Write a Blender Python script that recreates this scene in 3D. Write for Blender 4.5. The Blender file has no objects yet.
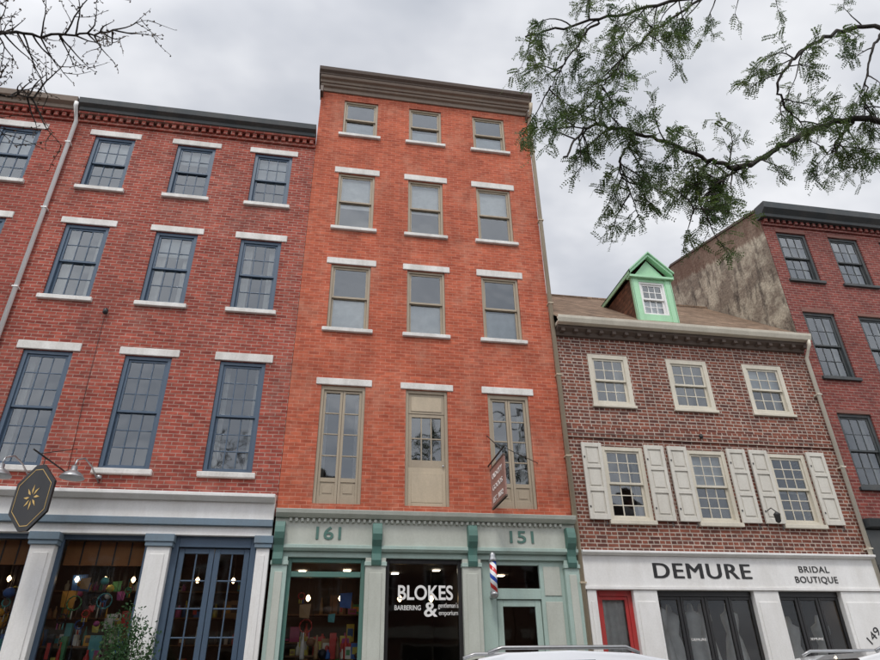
import bpy, bmesh, math, random
from mathutils import Vector, Matrix
R = random.Random(7)
sc = bpy.context.scene
COL = sc.collection
D = 12.0          # facade line of the far side of the street

# ------------------------------------------------------------ materials
def newmat(name):
    m = bpy.data.materials.new(name); m.use_nodes = True
    nt = m.node_tree; b = nt.nodes.get('Principled BSDF')
    return m, nt, b
def N(nt, t, **kw):
    n = nt.nodes.new(t)
    for k, v in kw.items(): setattr(n, k, v)
    return n
def mathn(nt, op, a, b=None, c=None):
    n = N(nt, 'ShaderNodeMath', operation=op)
    for i, v in enumerate((a, b, c)):
        if v is None: continue
        if hasattr(v, 'links') or hasattr(v, 'is_linked'): nt.links.new(v, n.inputs[i])
        else: n.inputs[i].default_value = v
    return n.outputs[0]
def mixc(nt, fac, a, b, mode='MIX'):
    n = N(nt, 'ShaderNodeMix', data_type='RGBA', blend_type=mode)
    def s(i, v):
        if hasattr(v, 'is_linked'): nt.links.new(v, n.inputs[i])
        elif isinstance(v, (tuple, list)): n.inputs[i].default_value = (v[0], v[1], v[2], 1)
        else: n.inputs[i].default_value = v
    s(0, fac); s(6, a); s(7, b)
    return n.outputs[2]
def noise(nt, vec, scale, detail=4, rough=.55):
    n = N(nt, 'ShaderNodeTexNoise'); n.inputs['Scale'].default_value = scale
    n.inputs['Detail'].default_value = detail; n.inputs['Roughness'].default_value = rough
    if vec is not None: nt.links.new(vec, n.inputs['Vector'])
    return n.outputs['Fac']
def ramp(nt, fac, stops):
    n = N(nt, 'ShaderNodeValToRGB'); el = n.color_ramp.elements
    while len(el) < len(stops): el.new(.5)
    for e, (p, c) in zip(el, stops):
        e.position = p; e.color = (c, c, c, 1) if not isinstance(c, (tuple, list)) else (*c, 1)
    nt.links.new(fac, n.inputs[0]); return n.outputs[0]
def mapv(nt, vec, scale=(1, 1, 1), loc=(0, 0, 0)):
    n = N(nt, 'ShaderNodeMapping'); n.inputs['Scale'].default_value = scale; n.inputs['Location'].default_value = loc
    nt.links.new(vec, n.inputs['Vector']); return n.outputs[0]
def objco(nt): return N(nt, 'ShaderNodeTexCoord').outputs['Object']

def paint(name, c, rough=.55, var=.25, dirt=(.18, .15, .12), dirtamt=.3, metallic=0, bump=.15, spec=.4):
    m, nt, b = newmat(name); co = objco(nt)
    n1 = noise(nt, mapv(nt, co, (1, 1, .35)), 3.0, 5, .65)
    n2 = noise(nt, co, 35, 2)
    k = ramp(nt, n1, [(.35, 0), (.75, 1)])
    c1 = mixc(nt, mathn(nt, 'MULTIPLY', k, dirtamt), c, dirt)
    k2 = ramp(nt, n2, [(.3, 1 - var), (.7, 1.0)])
    c2 = mixc(nt, .6, c1, k2, 'MULTIPLY')
    nt.links.new(c2, b.inputs['Base Color'])
    b.inputs['Roughness'].default_value = rough; b.inputs['Metallic'].default_value = metallic
    b.inputs['Specular IOR Level'].default_value = spec
    bp = N(nt, 'ShaderNodeBump'); bp.inputs['Strength'].default_value = bump; bp.inputs['Distance'].default_value = .01
    nt.links.new(n2, bp.inputs['Height']); nt.links.new(bp.outputs[0], b.inputs['Normal'])
    return m

def brick(name, c1, c2, mort, bw=.21, rh=.073, ms=.009, squash=1, stain=.35, light=0.0, dark=(.05, .03, .03), bump=.5, bias=0, ox=0, pb=.55, lc=(.55, .34, .27)):
    m, nt, b = newmat(name); co = objco(nt)
    s = N(nt, 'ShaderNodeSeparateXYZ'); nt.links.new(co, s.inputs[0])
    u = mathn(nt, 'ADD', mathn(nt, 'ADD', s.outputs[0], s.outputs[1]), ox)
    cb = N(nt, 'ShaderNodeCombineXYZ'); nt.links.new(u, cb.inputs[0]); nt.links.new(s.outputs[2], cb.inputs[1])
    wob = N(nt, 'ShaderNodeTexNoise'); wob.inputs['Scale'].default_value = 1.2; wob.inputs['Detail'].default_value = 1; nt.links.new(cb.outputs[0], wob.inputs['Vector'])
    vm = N(nt, 'ShaderNodeVectorMath', operation='MULTIPLY_ADD'); nt.links.new(wob.outputs['Color'], vm.inputs[0])
    vm.inputs[1].default_value = (.01, .02, 0); nt.links.new(cb.outputs[0], vm.inputs[2])
    vec = vm.outputs[0]
    br = N(nt, 'ShaderNodeTexBrick'); nt.links.new(vec, br.inputs['Vector'])
    br.offset = .5; br.squash = squash; br.squash_frequency = 2
    for k, v in (('Scale', 1), ('Mortar Size', ms), ('Mortar Smooth', .25), ('Bias', bias), ('Brick Width', bw), ('Row Height', rh)):
        br.inputs[k].default_value = v
    br.inputs['Color1'].default_value = (*c1, 1); br.inputs['Color2'].default_value = (*c2, 1); br.inputs['Mortar'].default_value = (*mort, 1)
    col = br.outputs['Color']
    nb = noise(nt, mapv(nt, vec, (5, 13, 1)), 1, 1)
    col = mixc(nt, pb, col, ramp(nt, nb, [(.3, .5), (.7, 1.25)]), 'MULTIPLY')
    nl = noise(nt, mapv(nt, vec, (.9, .3, 1)), 1.3, 6, .65)
    col = mixc(nt, mathn(nt, 'MULTIPLY', ramp(nt, nl, [(.46, 0), (.72, 1)]), stain), col, dark)
    nm = noise(nt, mapv(nt, vec, (.6, .9, 1), (4, 9, 0)), 1.4, 4, .6)
    col = mixc(nt, .6, col, ramp(nt, nm, [(.3, .72), (.7, 1.18)]), 'MULTIPLY')
    if light > 0:
        n3 = noise(nt, mapv(nt, vec, (1.3, .6, 1), (11, 3, 0)), 1.2, 6, .72)
        col = mixc(nt, mathn(nt, 'MULTIPLY', ramp(nt, n3, [(.50, 0), (.74, 1)]), light), col, lc)
    nt.links.new(col, b.inputs['Base Color'])
    b.inputs['Roughness'].default_value = .88; b.inputs['Specular IOR Level'].default_value = .2
    bp = N(nt, 'ShaderNodeBump'); bp.inputs['Strength'].default_value = bump; bp.inputs['Distance'].default_value = .008
    nt.links.new(mathn(nt, 'MULTIPLY_ADD', br.outputs['Fac'], -1.0, mathn(nt, 'MULTIPLY', nb, .5)), bp.inputs['Height']); nt.links.new(bp.outputs[0], b.inputs['Normal'])
    return m

def plain(name, c, rough=.6, metallic=0, emis=0):
    m, nt, b = newmat(name); co = objco(nt)
    n = noise(nt, co, 8, 2)
    col = mixc(nt, .5, c, ramp(nt, n, [(.3, .75), (.7, 1.1)]), 'MULTIPLY')
    nt.links.new(col, b.inputs['Base Color']); b.inputs['Roughness'].default_value = rough; b.inputs['Metallic'].default_value = metallic
    if emis:
        b.inputs['Emission Color'].default_value = (*c, 1); b.inputs['Emission Strength'].default_value = emis
    return m
def glassmat(name, tint=(.8, .85, .85), boost=1.6, wav=.04):
    m, nt, b = newmat(name); nt.nodes.remove(b)
    out = [n for n in nt.nodes if n.type == 'OUTPUT_MATERIAL'][0]
    tr = N(nt, 'ShaderNodeBsdfTransparent'); tr.inputs[0].default_value = (*tint, 1)
    gl = N(nt, 'ShaderNodeBsdfGlossy'); gl.inputs['Roughness'].default_value = .03; gl.inputs[0].default_value = (.93, .97, 1, 1)
    fr = N(nt, 'ShaderNodeFresnel'); fr.inputs[0].default_value = 1.52
    co = objco(nt); n = noise(nt, co, 2.2, 1)
    bp = N(nt, 'ShaderNodeBump'); bp.inputs['Strength'].default_value = wav; bp.inputs['Distance'].default_value = .1
    nt.links.new(n, bp.inputs['Height']); nt.links.new(bp.outputs[0], gl.inputs['Normal'])
    f = mathn(nt, 'MULTIPLY', fr.outputs[0], boost)
    f.node.use_clamp = True
    mx = N(nt, 'ShaderNodeMixShader'); nt.links.new(f, mx.inputs[0]); nt.links.new(tr.outputs[0], mx.inputs[1]); nt.links.new(gl.outputs[0], mx.inputs[2])
    nt.links.new(mx.outputs[0], out.inputs[0]); return m

M = {}
M['brickL'] = brick('brick_left', (.43, .10, .068), (.26, .055, .042), (.42, .27, .22), ms=.0078, stain=.35, light=.2)
M['brickLL'] = brick('brick_farleft', (.40, .09, .065), (.28, .06, .045), (.38, .24, .19), ms=.0075, ox=3.3, stain=.25)
M['brickT'] = brick('brick_tall', (.54, .135, .072), (.39, .088, .05), (.54, .23, .155), ms=.0065, stain=.4, light=.5, dark=(.20, .06, .04), bump=.45, pb=.4, lc=(.56, .29, .20))
M['brickD'] = brick('brick_house', (.25, .085, .055), (.085, .04, .036), (.46, .38, .32), bw=.22, rh=.076, ms=.011, squash=.55, stain=.15, bias=-.15, light=.08)
M['brickR'] = brick('brick_right', (.27, .07, .055), (.19, .05, .045), (.30, .19, .16), ox=1.7, stain=.3)
M['brickO'] = brick('brick_opposite', (.30, .12, .08), (.22, .08, .06), (.35, .28, .24), stain=.3)
M['stoneW'] = paint('lintel_stone', (.80, .78, .74), .75, .2, (.28, .24, .20), .5)
M['stoneR'] = paint('sill_redbrown', (.22, .09, .07), .75)
M['blue'] = paint('slate_blue_paint', (.075, .115, .17), .4, .15, (.05, .06, .07), .2, bump=.05)
M['blue2'] = paint('blue_grey_paint', (.17, .24, .30), .45, .15, bump=.05)
M['taupe'] = paint('taupe_paint', (.40, .33, .24), .5, .15, bump=.05)
M['tan'] = paint('tan_panel_paint', (.52, .43, .31), .5, .15, bump=.05)
M['brown'] = paint('brown_cornice_paint', (.13, .095, .075), .55, .2, (.07, .05, .04), .4, bump=.1)
M['brownl'] = paint('cornice_light_paint', (.25, .19, .145), .55, .2, (.12, .09, .08), .4, bump=.1)
M['dkcor'] = paint('dark_cornice_paint', (.045, .055, .06), .5, .2)
M['green'] = paint('sage_storefront_paint', (.40, .52, .47), .5, .12, (.25, .25, .2), .35, bump=.05)
M['greend'] = paint('green_bracket_paint', (.08, .19, .16), .5, .12, bump=.05)
M['greenf'] = paint('frieze_grey_paint', (.53, .55, .49), .5, .12, (.25, .25, .2), .35, bump=.05)
M['white'] = paint('white_paint', (.84, .83, .81), .5, .1, (.4, .36, .3), .3, bump=.05)
M['cream'] = paint('cream_paint', (.68, .63, .52), .5, .15, (.3, .26, .2), .35, bump=.05)
M['shut'] = paint('shutter_paint', (.66, .63, .56), .5, .15, (.3, .26, .2), .3, bump=.05)
M['dormg'] = paint('mint_green_paint', (.40, .70, .44), .5, .15, (.2, .3, .2), .3, bump=.05)
M['black'] = paint('black_paint', (.018, .018, .02), .35, .1, dirtamt=.1, bump=.03)
M['iron'] = paint('wrought_iron', (.03, .03, .03), .5, .2, dirtamt=.1)
M['red'] = paint('red_paint', (.45, .03, .03), .4, .1)
M['metal'] = paint('galvanised_metal', (.45, .46, .47), .35, .2, metallic=.8, bump=.03)
M['glass'] = glassmat('window_glass', (.8, .84, .84), 3.1, .07)
M['sglass'] = glassmat('shop_glass', (.85, .88, .88), 1.0, .015)
M['dark'] = plain('dark_interior', (.03, .028, .026), .9)
M['room'] = plain('shop_wall', (.13, .095, .07), .9)
M['roomw'] = plain('shop_wall_white', (.6, .57, .52), .9)
M['blind'] = plain('roller_blind', (.82, .81, .79), .9)
M['blind_refl'] = plain('grey_blind_and_reflection', (.52, .54, .55), .9)  # grey blinds, and the reflection painted behind the tall building's top-row glass
M['curt'] = plain('lace_curtain', (.6, .58, .54), .95)
M['bulb'] = plain('lit_bulb', (1, .66, .34), .5, 0, 12)
M['tube'] = plain('lit_downlight', (1, .86, .68), .5, 0, 14)
M['roofflat'] = plain('roof_membrane', (.08, .08, .08), .9)
M['gold'] = plain('gold_leaf', (.6, .4, .14), .35, .6)
M['wood'] = plain('shelf_wood', (.22, .12, .06), .6)
M['orangeb'] = plain('stained_valance', (.35, .15, .05), .7)
M['gown'] = plain('white_satin', (.85, .83, .8), .45)
def hexm(i, c): 
    k = 'goods%d' % i; M[k] = plain('goods_colour_%d' % i, c, .5); return k
GOODS = [hexm(i, c) for i, c in enumerate([(.6, .05, .04), (.7, .35, .05), (.65, .55, .1), (.08, .3, .12), (.05, .15, .45), (.5, .1, .3), (.75, .73, .68), (.25, .12, .06), (.1, .4, .42), (.02, .02, .03), (.75, .72, .6), (.4, .25, .12), (.12, .07, .04)])]
def shingle(name, c1, c2):
    return brick(name, c1, c2, (.07, .05, .04), bw=.17, rh=.12, ms=.006, stain=.35, dark=(.06, .05, .04), bump=.8)
M['shing'] = shingle('brown_shingles', (.32, .22, .15), (.19, .13, .09))
M['shingd'] = shingle('dormer_shingles', (.22, .10, .06), (.13, .065, .04))
# stained stucco party wall
m, nt, b = newmat('stained_stucco'); co = objco(nt)
s = N(nt, 'ShaderNodeSeparateXYZ'); nt.links.new(co, s.inputs[0])
n1 = noise(nt, co, 1.3, 6, .7); n2 = noise(nt, mapv(nt, co, (1, 1.8, .5)), 1.9, 6, .75); n3 = noise(nt, co, 14, 3)
c = mixc(nt, ramp(nt, n1, [(.43, 0), (.57, 1)]), (.56, .50, .39), (.27, .22, .17))
c = mixc(nt, mathn(nt, 'MULTIPLY', ramp(nt, n2, [(.5, 0), (.64, 1)]), .85), c, (.07, .055, .045))
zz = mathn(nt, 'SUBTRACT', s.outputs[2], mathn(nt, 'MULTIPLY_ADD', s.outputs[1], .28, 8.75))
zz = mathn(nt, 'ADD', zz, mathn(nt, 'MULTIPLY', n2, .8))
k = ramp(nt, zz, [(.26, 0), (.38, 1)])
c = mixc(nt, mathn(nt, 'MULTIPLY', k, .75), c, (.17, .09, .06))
c = mixc(nt, .6, c, ramp(nt, n3, [(.3, .65), (.7, 1.2)]), 'MULTIPLY')
nt.links.new(c, b.inputs['Base Color']); b.inputs['Roughness'].default_value = .95
bp = N(nt, 'ShaderNodeBump'); bp.inputs['Strength'].default_value = .6; bp.inputs['Distance'].default_value = .03
nt.links.new(n3, bp.inputs['Height']); nt.links.new(bp.outputs[0], b.inputs['Normal'])
M['stucco'] = m

# ------------------------------------------------------------ mesh builder
class MB:
    def __init__(s): s.v = []; s.f = []; s.m = []; s.mats = []; s.sm = []
    def mi(s, k):
        if k not in s.mats: s.mats.append(k)
        return s.mats.index(k)
    def face(s, idx, k, smooth=False): s.f.append(idx); s.m.append(s.mi(k)); s.sm.append(smooth)
    def poly(s, pts, k):
        n = len(s.v); s.v += [tuple(p) for p in pts]; s.face(list(range(n, n + len(pts))), k)
    def box(s, x0, x1, y0, y1, z0, z1, k):
        if x0 > x1: x0, x1 = x1, x0
        n = len(s.v)
        s.v += [(x0, y0, z0), (x1, y0, z0), (x1, y1, z0), (x0, y1, z0), (x0, y0, z1), (x1, y0, z1), (x1, y1, z1), (x0, y1, z1)]
        for q in ((0, 3, 2, 1), (4, 5, 6, 7), (0, 1, 5, 4), (1, 2, 6, 5), (2, 3, 7, 6), (3, 0, 4, 7)): s.face([n + i for i in q], k)
    def prism(s, prof, x0, x1, k, axis='x'):
        n = len(s.v); c = len(prof)
        for x in (x0, x1):
            for (a, b2) in prof: s.v.append((x, a, b2) if axis == 'x' else (a, x, b2))
        for i in range(c):
            j = (i + 1) % c; s.face([n + i, n + j, n + c + j, n + c + i], k)
        s.face([n + i for i in range(c)][::-1], k); s.face([n + c + i for i in range(c)], k)
    def tube(s, pts, r, k, n=8):
        pts = [Vector(p) for p in pts]; rs = r if isinstance(r, (list, tuple)) else [r] * len(pts)
        base = len(s.v)
        for i, p in enumerate(pts):
            t = (pts[min(i + 1, len(pts) - 1)] - pts[max(i - 1, 0)])
            t = t.normalized() if t.length > 1e-9 else Vector((0, 0, 1))
            a = t.cross(Vector((0, 0, 1)))
            if a.length < .05: a = t.cross(Vector((1, 0, 0)))
            a.normalize(); b2 = t.cross(a)
            for j in range(n):
                th = 2 * math.pi * j / n; s.v.append(tuple(p + (a * math.cos(th) + b2 * math.sin(th)) * rs[i]))
        for i in range(len(pts) - 1):
            for j in range(n):
                q = base + i * n; s.face([q + j, q + (j + 1) % n, q + n + (j + 1) % n, q + n + j], k, True)
        s.face([base + j for j in range(n)], k); e = base + (len(pts) - 1) * n; s.face([e + j for j in range(n)], k)
    def lathe(s, c, prof, k, n=14):
        base = len(s.v)
        for (r, z) in prof:
            for j in range(n):
                th = 2 * math.pi * j / n; s.v.append((c[0] + r * math.cos(th), c[1] + r * math.sin(th), c[2] + z))
        for i in range(len(prof) - 1):
            for j in range(n):
                q = base + i * n; s.face([q + j, q + (j + 1) % n, q + n + (j + 1) % n, q + n + j], k, True)
        s.face([base + j for j in range(n)][::-1], k); e = base + (len(prof) - 1) * n; s.face([e + j for j in range(n)], k)
    def obj(s, name, parent=None, bevel=0, recalc=True, seg=1):
        me = bpy.data.meshes.new(name); me.from_pydata(s.v, [], s.f)
        for k in s.mats: me.materials.append(M[k])
        me.polygons.foreach_set('material_index', s.m); me.polygons.foreach_set('use_smooth', s.sm)
        if recalc:
            bm = bmesh.new(); bm.from_mesh(me); bmesh.ops.recalc_face_normals(bm, faces=bm.faces); bm.to_mesh(me); bm.free()
        me.update(); o = bpy.data.objects.new(name, me); COL.objects.link(o)
        if parent: o.parent = parent
        if bevel:
            bv = o.modifiers.new('bevel', 'BEVEL'); bv.width = bevel; bv.segments = seg; bv.limit_method = 'ANGLE'; bv.angle_limit = math.radians(50)
        return o
def root(name, loc=(0, 0, 0)):
    e = bpy.data.objects.new(name, None); e.empty_display_size = .3; e.location = loc; COL.objects.link(e); return e
def text(name, parent, body, xc, z, y, width, height, k, off=0.0, spacing=1.0, face=0):
    c = bpy.data.curves.new(name, 'FONT'); c.body = body; c.size = 1; c.extrude = .01; c.offset = off; c.align_x = 'CENTER'; c.space_character = spacing
    c.materials.append(M[k]); o = bpy.data.objects.new(name, c); COL.objects.link(o); o.parent = parent
    o.rotation_euler = (math.pi / 2, 0, face); o.location = (xc, y, z)
    bpy.context.view_layer.update(); d = o.dimensions
    h = height / .72; o.scale = (width / d.x if width else h, h, .4)
    return o

def wall(mb, x0, x1, z0, z1, ops, y, k, depth=.12, jamb=None):
    xs = sorted(set([x0, x1] + [v for o in ops for v in o[:2]])); zs = sorted(set([z0, z1] + [v for o in ops for v in o[2:]]))
    xs = [x for x in xs if x0 <= x <= x1]; zs = [z for z in zs if z0 <= z <= z1]
    for i in range(len(xs) - 1):
        for j in range(len(zs) - 1):
            cx = (xs[i] + xs[i + 1]) / 2; cz = (zs[j] + zs[j + 1]) / 2
            if any(o[0] < cx < o[1] and o[2] < cz < o[3] for o in ops): continue
            mb.poly([(xs[i], y, zs[j]), (xs[i + 1], y, zs[j]), (xs[i + 1], y, zs[j + 1]), (xs[i], y, zs[j + 1])], k)
    for (a, b, c, d) in ops:
        kk = jamb or k
        for q in ([(a, y, c), (a, y, d), (a, y + depth, d), (a, y + depth, c)], [(b, y, c), (b, y, d), (b, y + depth, d), (b, y + depth, c)],
                  [(a, y, c), (b, y, c), (b, y + depth, c), (a, y + depth, c)], [(a, y, d), (b, y, d), (b, y + depth, d), (a, y + depth, d)]): mb.poly(q, kk)

def pane(g, x0, x1, z0, z1, y, k='glass'):
    t = [R.uniform(-.003, .003) for _ in range(3)]
    g.poly([(x0, y + t[0], z0), (x1, y + t[1], z0), (x1, y + t[1] + t[2], z1), (x0, y + t[0] + t[2], z1)], k)
def sash(w, g, x0, x1, z0, z1, ya, yb, nx, nz, k, st=.045, mt=.02):
    w.box(x0, x0 + st, ya, yb, z0, z1, k); w.box(x1 - st, x1, ya, yb, z0, z1, k)
    w.box(x0 + st, x1 - st, ya + .002, yb, z0, z0 + st, k); w.box(x0 + st, x1 - st, ya + .002, yb, z1 - st, z1, k)
    a, b, c, d = x0 + st, x1 - st, z0 + st, z1 - st
    for i in range(1, nx):
        x = a + (b - a) * i / nx; w.box(x - mt / 2, x + mt / 2, ya + .006, yb - .004, c, d, k)
    for j in range(1, nz):
        z = c + (d - c) * j / nz; w.box(a, b, ya + .009, yb - .007, z - mt / 2, z + mt / 2, k)
    ym = (ya + yb) / 2
    for i in range(nx):
        for j in range(nz):
            pane(g, a + (b - a) * i / nx, a + (b - a) * (i + 1) / nx, c + (d - c) * j / nz, c + (d - c) * (j + 1) / nz, ym)
def curtain(w, x0, x1, z0, z1, y, k, amp=.02):
    n = max(8, int((x1 - x0) / .025)); ph = R.uniform(0, 6); base = len(w.v)
    for i in range(n + 1):
        x = x0 + (x1 - x0) * i / n; yy = y + amp * math.sin(i * 1.15 + ph) + .4 * amp * math.sin(i * .37)
        w.v.append((x, yy, z0)); w.v.append((x, yy, z1))
    for i in range(n): q = base + 2 * i; w.face([q, q + 2, q + 3, q + 1], k, True)
def window(w, g, x0, x1, z0, z1, y, k, up=(3, 2), lo=(3, 2), shade=None, curt=None, f=.06, mid=.5, sk='blind'):
    ya = y + .035; yb = y + .17
    w.box(x0 + .001, x0 + f, ya, yb, z0 + .001, z1 - .001, k); w.box(x1 - f, x1 - .001, ya, yb, z0 + .001, z1 - .001, k)
    w.box(x0 + f, x1 - f, ya + .003, yb, z1 - f, z1 - .001, k); w.box(x0 + f, x1 - f, ya + .003, yb, z0 + .001, z0 + f * .8, k)
    a, b, c, d = x0 + f, x1 - f, z0 + f * .8, z1 - f; zm = c + (d - c) * mid
    sash(w, g, a, b, zm - .02, d, y + .065, y + .10, up[0], up[1], k)
    sash(w, g, a, b, c, zm + .02, y + .103, y + .14, lo[0], lo[1], k)
    if shade:
        zs, ze = c + (d - c) * shade[0], c + (d - c) * shade[1]
        w.box(a - .02, b + .02, y + .18, y + .185, zs, ze, sk)
    if curt:
        wd = (b - a) * curt
        curtain(w, a - .03, a + wd, c - .05, d + .05, y + .26, 'curt'); curtain(w, b - wd, b + .03, c - .05, d + .05, y + .27, 'curt')
def lintel(t, x0, x1, z, h, y, k='stoneW', p=.025, e=.12):
    j = lambda: R.uniform(-.012, .012)
    t.box(x0 - e + j(), x1 + e + j(), y - p, y + .10, z + .002, z + h + j(), k)
def sill(t, x0, x1, z, h, y, k='stoneW', p=.07, e=.07): t.box(x0 - e, x1 + e, y - p, y + .11, z - h, z - .002, k)
def shell(w, x0, x1, y0, y1, z1, k, z0=.1, kroof='roofflat', left=True, right=True):
    e = .004
    if left: w.poly([(x0 + e, y0, z0), (x0 + e, y1, z0), (x0 + e, y1, z1), (x0 + e, y0, z1)], k)
    if right: w.poly([(x1 - e, y0, z0), (x1 - e, y1, z0), (x1 - e, y1, z1), (x1 - e, y0, z1)], k)
    w.poly([(x0 + e, y1, z0), (x1 - e, y1, z0), (x1 - e, y1, z1), (x0 + e, y1, z1)], k)
    if kroof: w.poly([(x0 + e, y0, z1 - .02), (x1 - e, y0, z1 - .02), (x1 - e, y1, z1 - .02), (x0 + e, y1, z1 - .02)], kroof)
def interior(w, x0, x1, y, z0, z1, floors=(), deep=1.3, k='dark'):
    a, b = x0 + .06, x1 - .06
    w.poly([(a, y + deep, z0), (b, y + deep, z0), (b, y + deep, z1), (a, y + deep, z1)], k)
    for z in floors: w.poly([(a, y + .18, z), (b, y + .18, z), (b, y + deep, z), (a, y + deep, z)], k)
def shoproom(w, x0, x1, y, z0, z1, deep, k='room', lights=2, lk='tube'):
    a, b, c = x0 + .07, x1 - .07, y + .22
    w.poly([(a, y + deep, z0), (b, y + deep, z0), (b, y + deep, z1), (a, y + deep, z1)], k)
    for x in (a, b): w.poly([(x, c, z0), (x, y + deep, z0), (x, y + deep, z1), (x, c, z1)], k)
    w.poly([(a, c, z0 + .02), (b, c, z0 + .02), (b, y + deep, z0 + .02), (a, y + deep, z0 + .02)], 'wood')
    w.poly([(a, c, z1), (b, c, z1), (b, y + deep, z1), (a, y + deep, z1)], k)
    for i in range(lights):
        x = a + (b - a) * (i + .5) / lights; yy = y + deep * R.uniform(.25, .6)
        w.poly([(x - .07, yy, z1 - .02), (x + .07, yy, z1 - .02), (x + .07, yy + .14, z1 - .02), (x - .07, yy + .14, z1 - .02)], lk)
def goods(g, x0, x1, y0, y1, z, n, hmax=.3):
    for i in range(n):
        x = R.uniform(x0, x1); y = R.uniform(y0, y1); k = R.choice(GOODS); h = R.uniform(.08, hmax); t = R.random()
        if t < .4:
            a = R.uniform(.03, .1); g.box(x - a, x + a, y - .04, y + .05, z, z + h, k)
            if R.random() < .7: g.box(x - a * .7, x + a * .7, y - .046, y - .038, z + h * .3, z + h * .75, R.choice(GOODS))
        elif t < .85:
            r = R.uniform(.025, .06); g.lathe((x, y, z), [(r, 0), (r * 1.05, h * .1), (r, h * .6), (r * .4, h * .8), (r * .4, h)], k, 9)
        else:
            r = R.uniform(.04, .08); g.lathe((x, y, z), [(r * .3, 0), (r * .8, r * .4), (r, r), (r * .8, r * 1.6), (r * .2, r * 2)], k, 10)
def shelves(g, x0, x1, y0, z0, nz, dz, per=9, depth=.3):
    for j in range(nz):
        z = z0 + j * dz; g.box(x0, x1, y0, y0 + depth, z - .025, z, 'wood'); goods(g, x0 + .08, x1 - .08, y0 + .06, y0 + depth - .08, z, int(per * (x1 - x0)), dz * .75)
def hanging(g, x0, x1, y0, y1, zt, n):
    for i in range(n):
        x = R.uniform(x0, x1); y = R.uniform(y0, y1); dz = R.uniform(.1, .9); r = R.uniform(.04, .12); k = R.choice(GOODS); z = zt - dz
        g.tube([(x, y, zt), (x, y, z)], .004, 'iron', 4); t = R.random()
        if t < .3: g.lathe((x, y, z - r * 1.6), [(r * .2, 0), (r * .8, r * .3), (r, r * .8), (r * .7, r * 1.4), (r * .15, r * 1.7)], k, 10)
        elif t < .75:
            for q in range(10):
                a = q / 10 * 6.283; b2 = (q + 1) / 10 * 6.283; g.tube([(x + r * math.cos(a), y, z - r + r * math.sin(a)), (x + r * math.cos(b2), y, z - r + r * math.sin(b2))], .012, k, 5)
            for q in (-.6, 0, .6): g.tube([(x + q * r, y, z - 1.8 * r), (x + q * r, y + .01, z - 3.2 * r)], [.006, .016], R.choice(GOODS), 5)
        else:
            g.poly([(x - r, y, z - .02), (x + r, y + .02, z), (x + r * .8, y + .01, z - 2.4 * r), (x - r * .9, y + .03, z - 2.2 * r)], k)

def sash_list(cols, rows): return [(a, b, c, d) for (c, d) in rows for (a, b) in cols]

# ------------------------------------------------------------ four-storey rowhouses (blue trim)
def rowhouse_blue(name, X0, X1, cols, brickk, doors=True):
    rt = root(name)
    rows = [(5.06, 7.32), (8.53, 10.33), (11.37, 12.9)]
    ops = sash_list(cols, rows); w = MB()
    wall(w, X0, X1, 4.3, 13.52, ops, D, brickk); shell(w, X0, X1, D, D + 11, 13.52, brickk)
    interior(w, X0, X1, D, 4.2, 13.4, (4.75, 8.0, 10.9)); w.obj('brick_walls', rt, recalc=False)
    w = MB(); g = MB(); t = MB()
    for r, (c, d) in enumerate(rows):
        for i, (a, b) in enumerate(cols):
            n = (3, 3) if r == 0 else (3, 2)
            sh = None; cu = None
            if r == 2: sh = (.5, 1) if i != 1 else (.72, 1)
            if r == 1: cu = .25; sh = (.72, 1) if i == 1 else None
            if r == 0: cu = .16 if i != 1 else None
            window(w, g, a, b, c, d, D, 'blue', n, n, shade=sh, curt=cu, f=.075, sk='blind_refl')
            lintel(t, a, b, d, .17, D); sill(t, a, b, c, .1, D)
    w.obj('sash_windows', rt, .004); g.obj('window_glass', rt, recalc=False); t.obj('stone_lintels_and_sills', rt, .01)
    c = MB()
    c.box(X0 + .003, X1 - .003, D - .05, D + .05, 13.24, 13.31, brickk)
    x = X0 + .05
    while x < X1 - .1: c.box(x, x + .09, D - .10, D + .04, 13.31, 13.43, brickk); x += .17
    c.box(X0 + .004, X1 - .004, D - .13, D + .05, 13.43, 13.50, brickk)
    c.prism([(D + .1, 13.5), (D - .16, 13.5), (D - .18, 13.58), (D - .28, 13.62), (D - .31, 13.76), (D + .1, 13.79)], X0 + .01, X1 - .01, 'dkcor' if doors else 'brownl')
    c.obj('cornice', rt, .006)
    s = MB()
    s.prism([(D + .05, 4.5), (D - .2, 4.5), (D - .3, 4.56), (D - .3, 4.62), (D + .05, 4.68)], X0 + .01, X1 - .02, 'white')
    s.box(X0 + .01, X1 - .02, D - .14, D + .04, 4.20, 4.50, 'white')
    s.box(X0 + .01, X1 - .02, D - .19, D + .04, 4.08, 4.197, 'blue2')
    s.box(X0 + .01, X1 - .02, D - .12, D + .04, 3.92, 4.078, 'white')
    return rt, s
rt, s = rowhouse_blue('brick_rowhouse', -6.335, -.872, [(-5.86, -4.98), (-4.04, -3.17), (-2.26, -1.38)], 'brickL')
g = MB(); q = MB()
def column(s, x0, x1, top=3.92, k='white', cap='blue2', y=D):
    s.box(x0, x1, y - .16, y + .06, .55, top - .20, k); s.box(x0 - .03, x1 + .03, y - .20, y + .05, .14, .55, k)
    s.box(x0 - .035, x1 + .035, y - .2, y + .05, top - .2, top - .13, k if cap is None else cap); s.box(x0 - .05, x1 + .05, y - .22, y + .05, top - .128, top - .002, k if cap is None else cap)
    s.box(x0 + .07, x1 - .07, y - .175, y - .158, .75, top - .32, k)
for a, b in ((-6.30, -6.0), (-4.70, -4.33), (-2.90, -2.53), (-1.12, -.90)): column(s, a, b)
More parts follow.
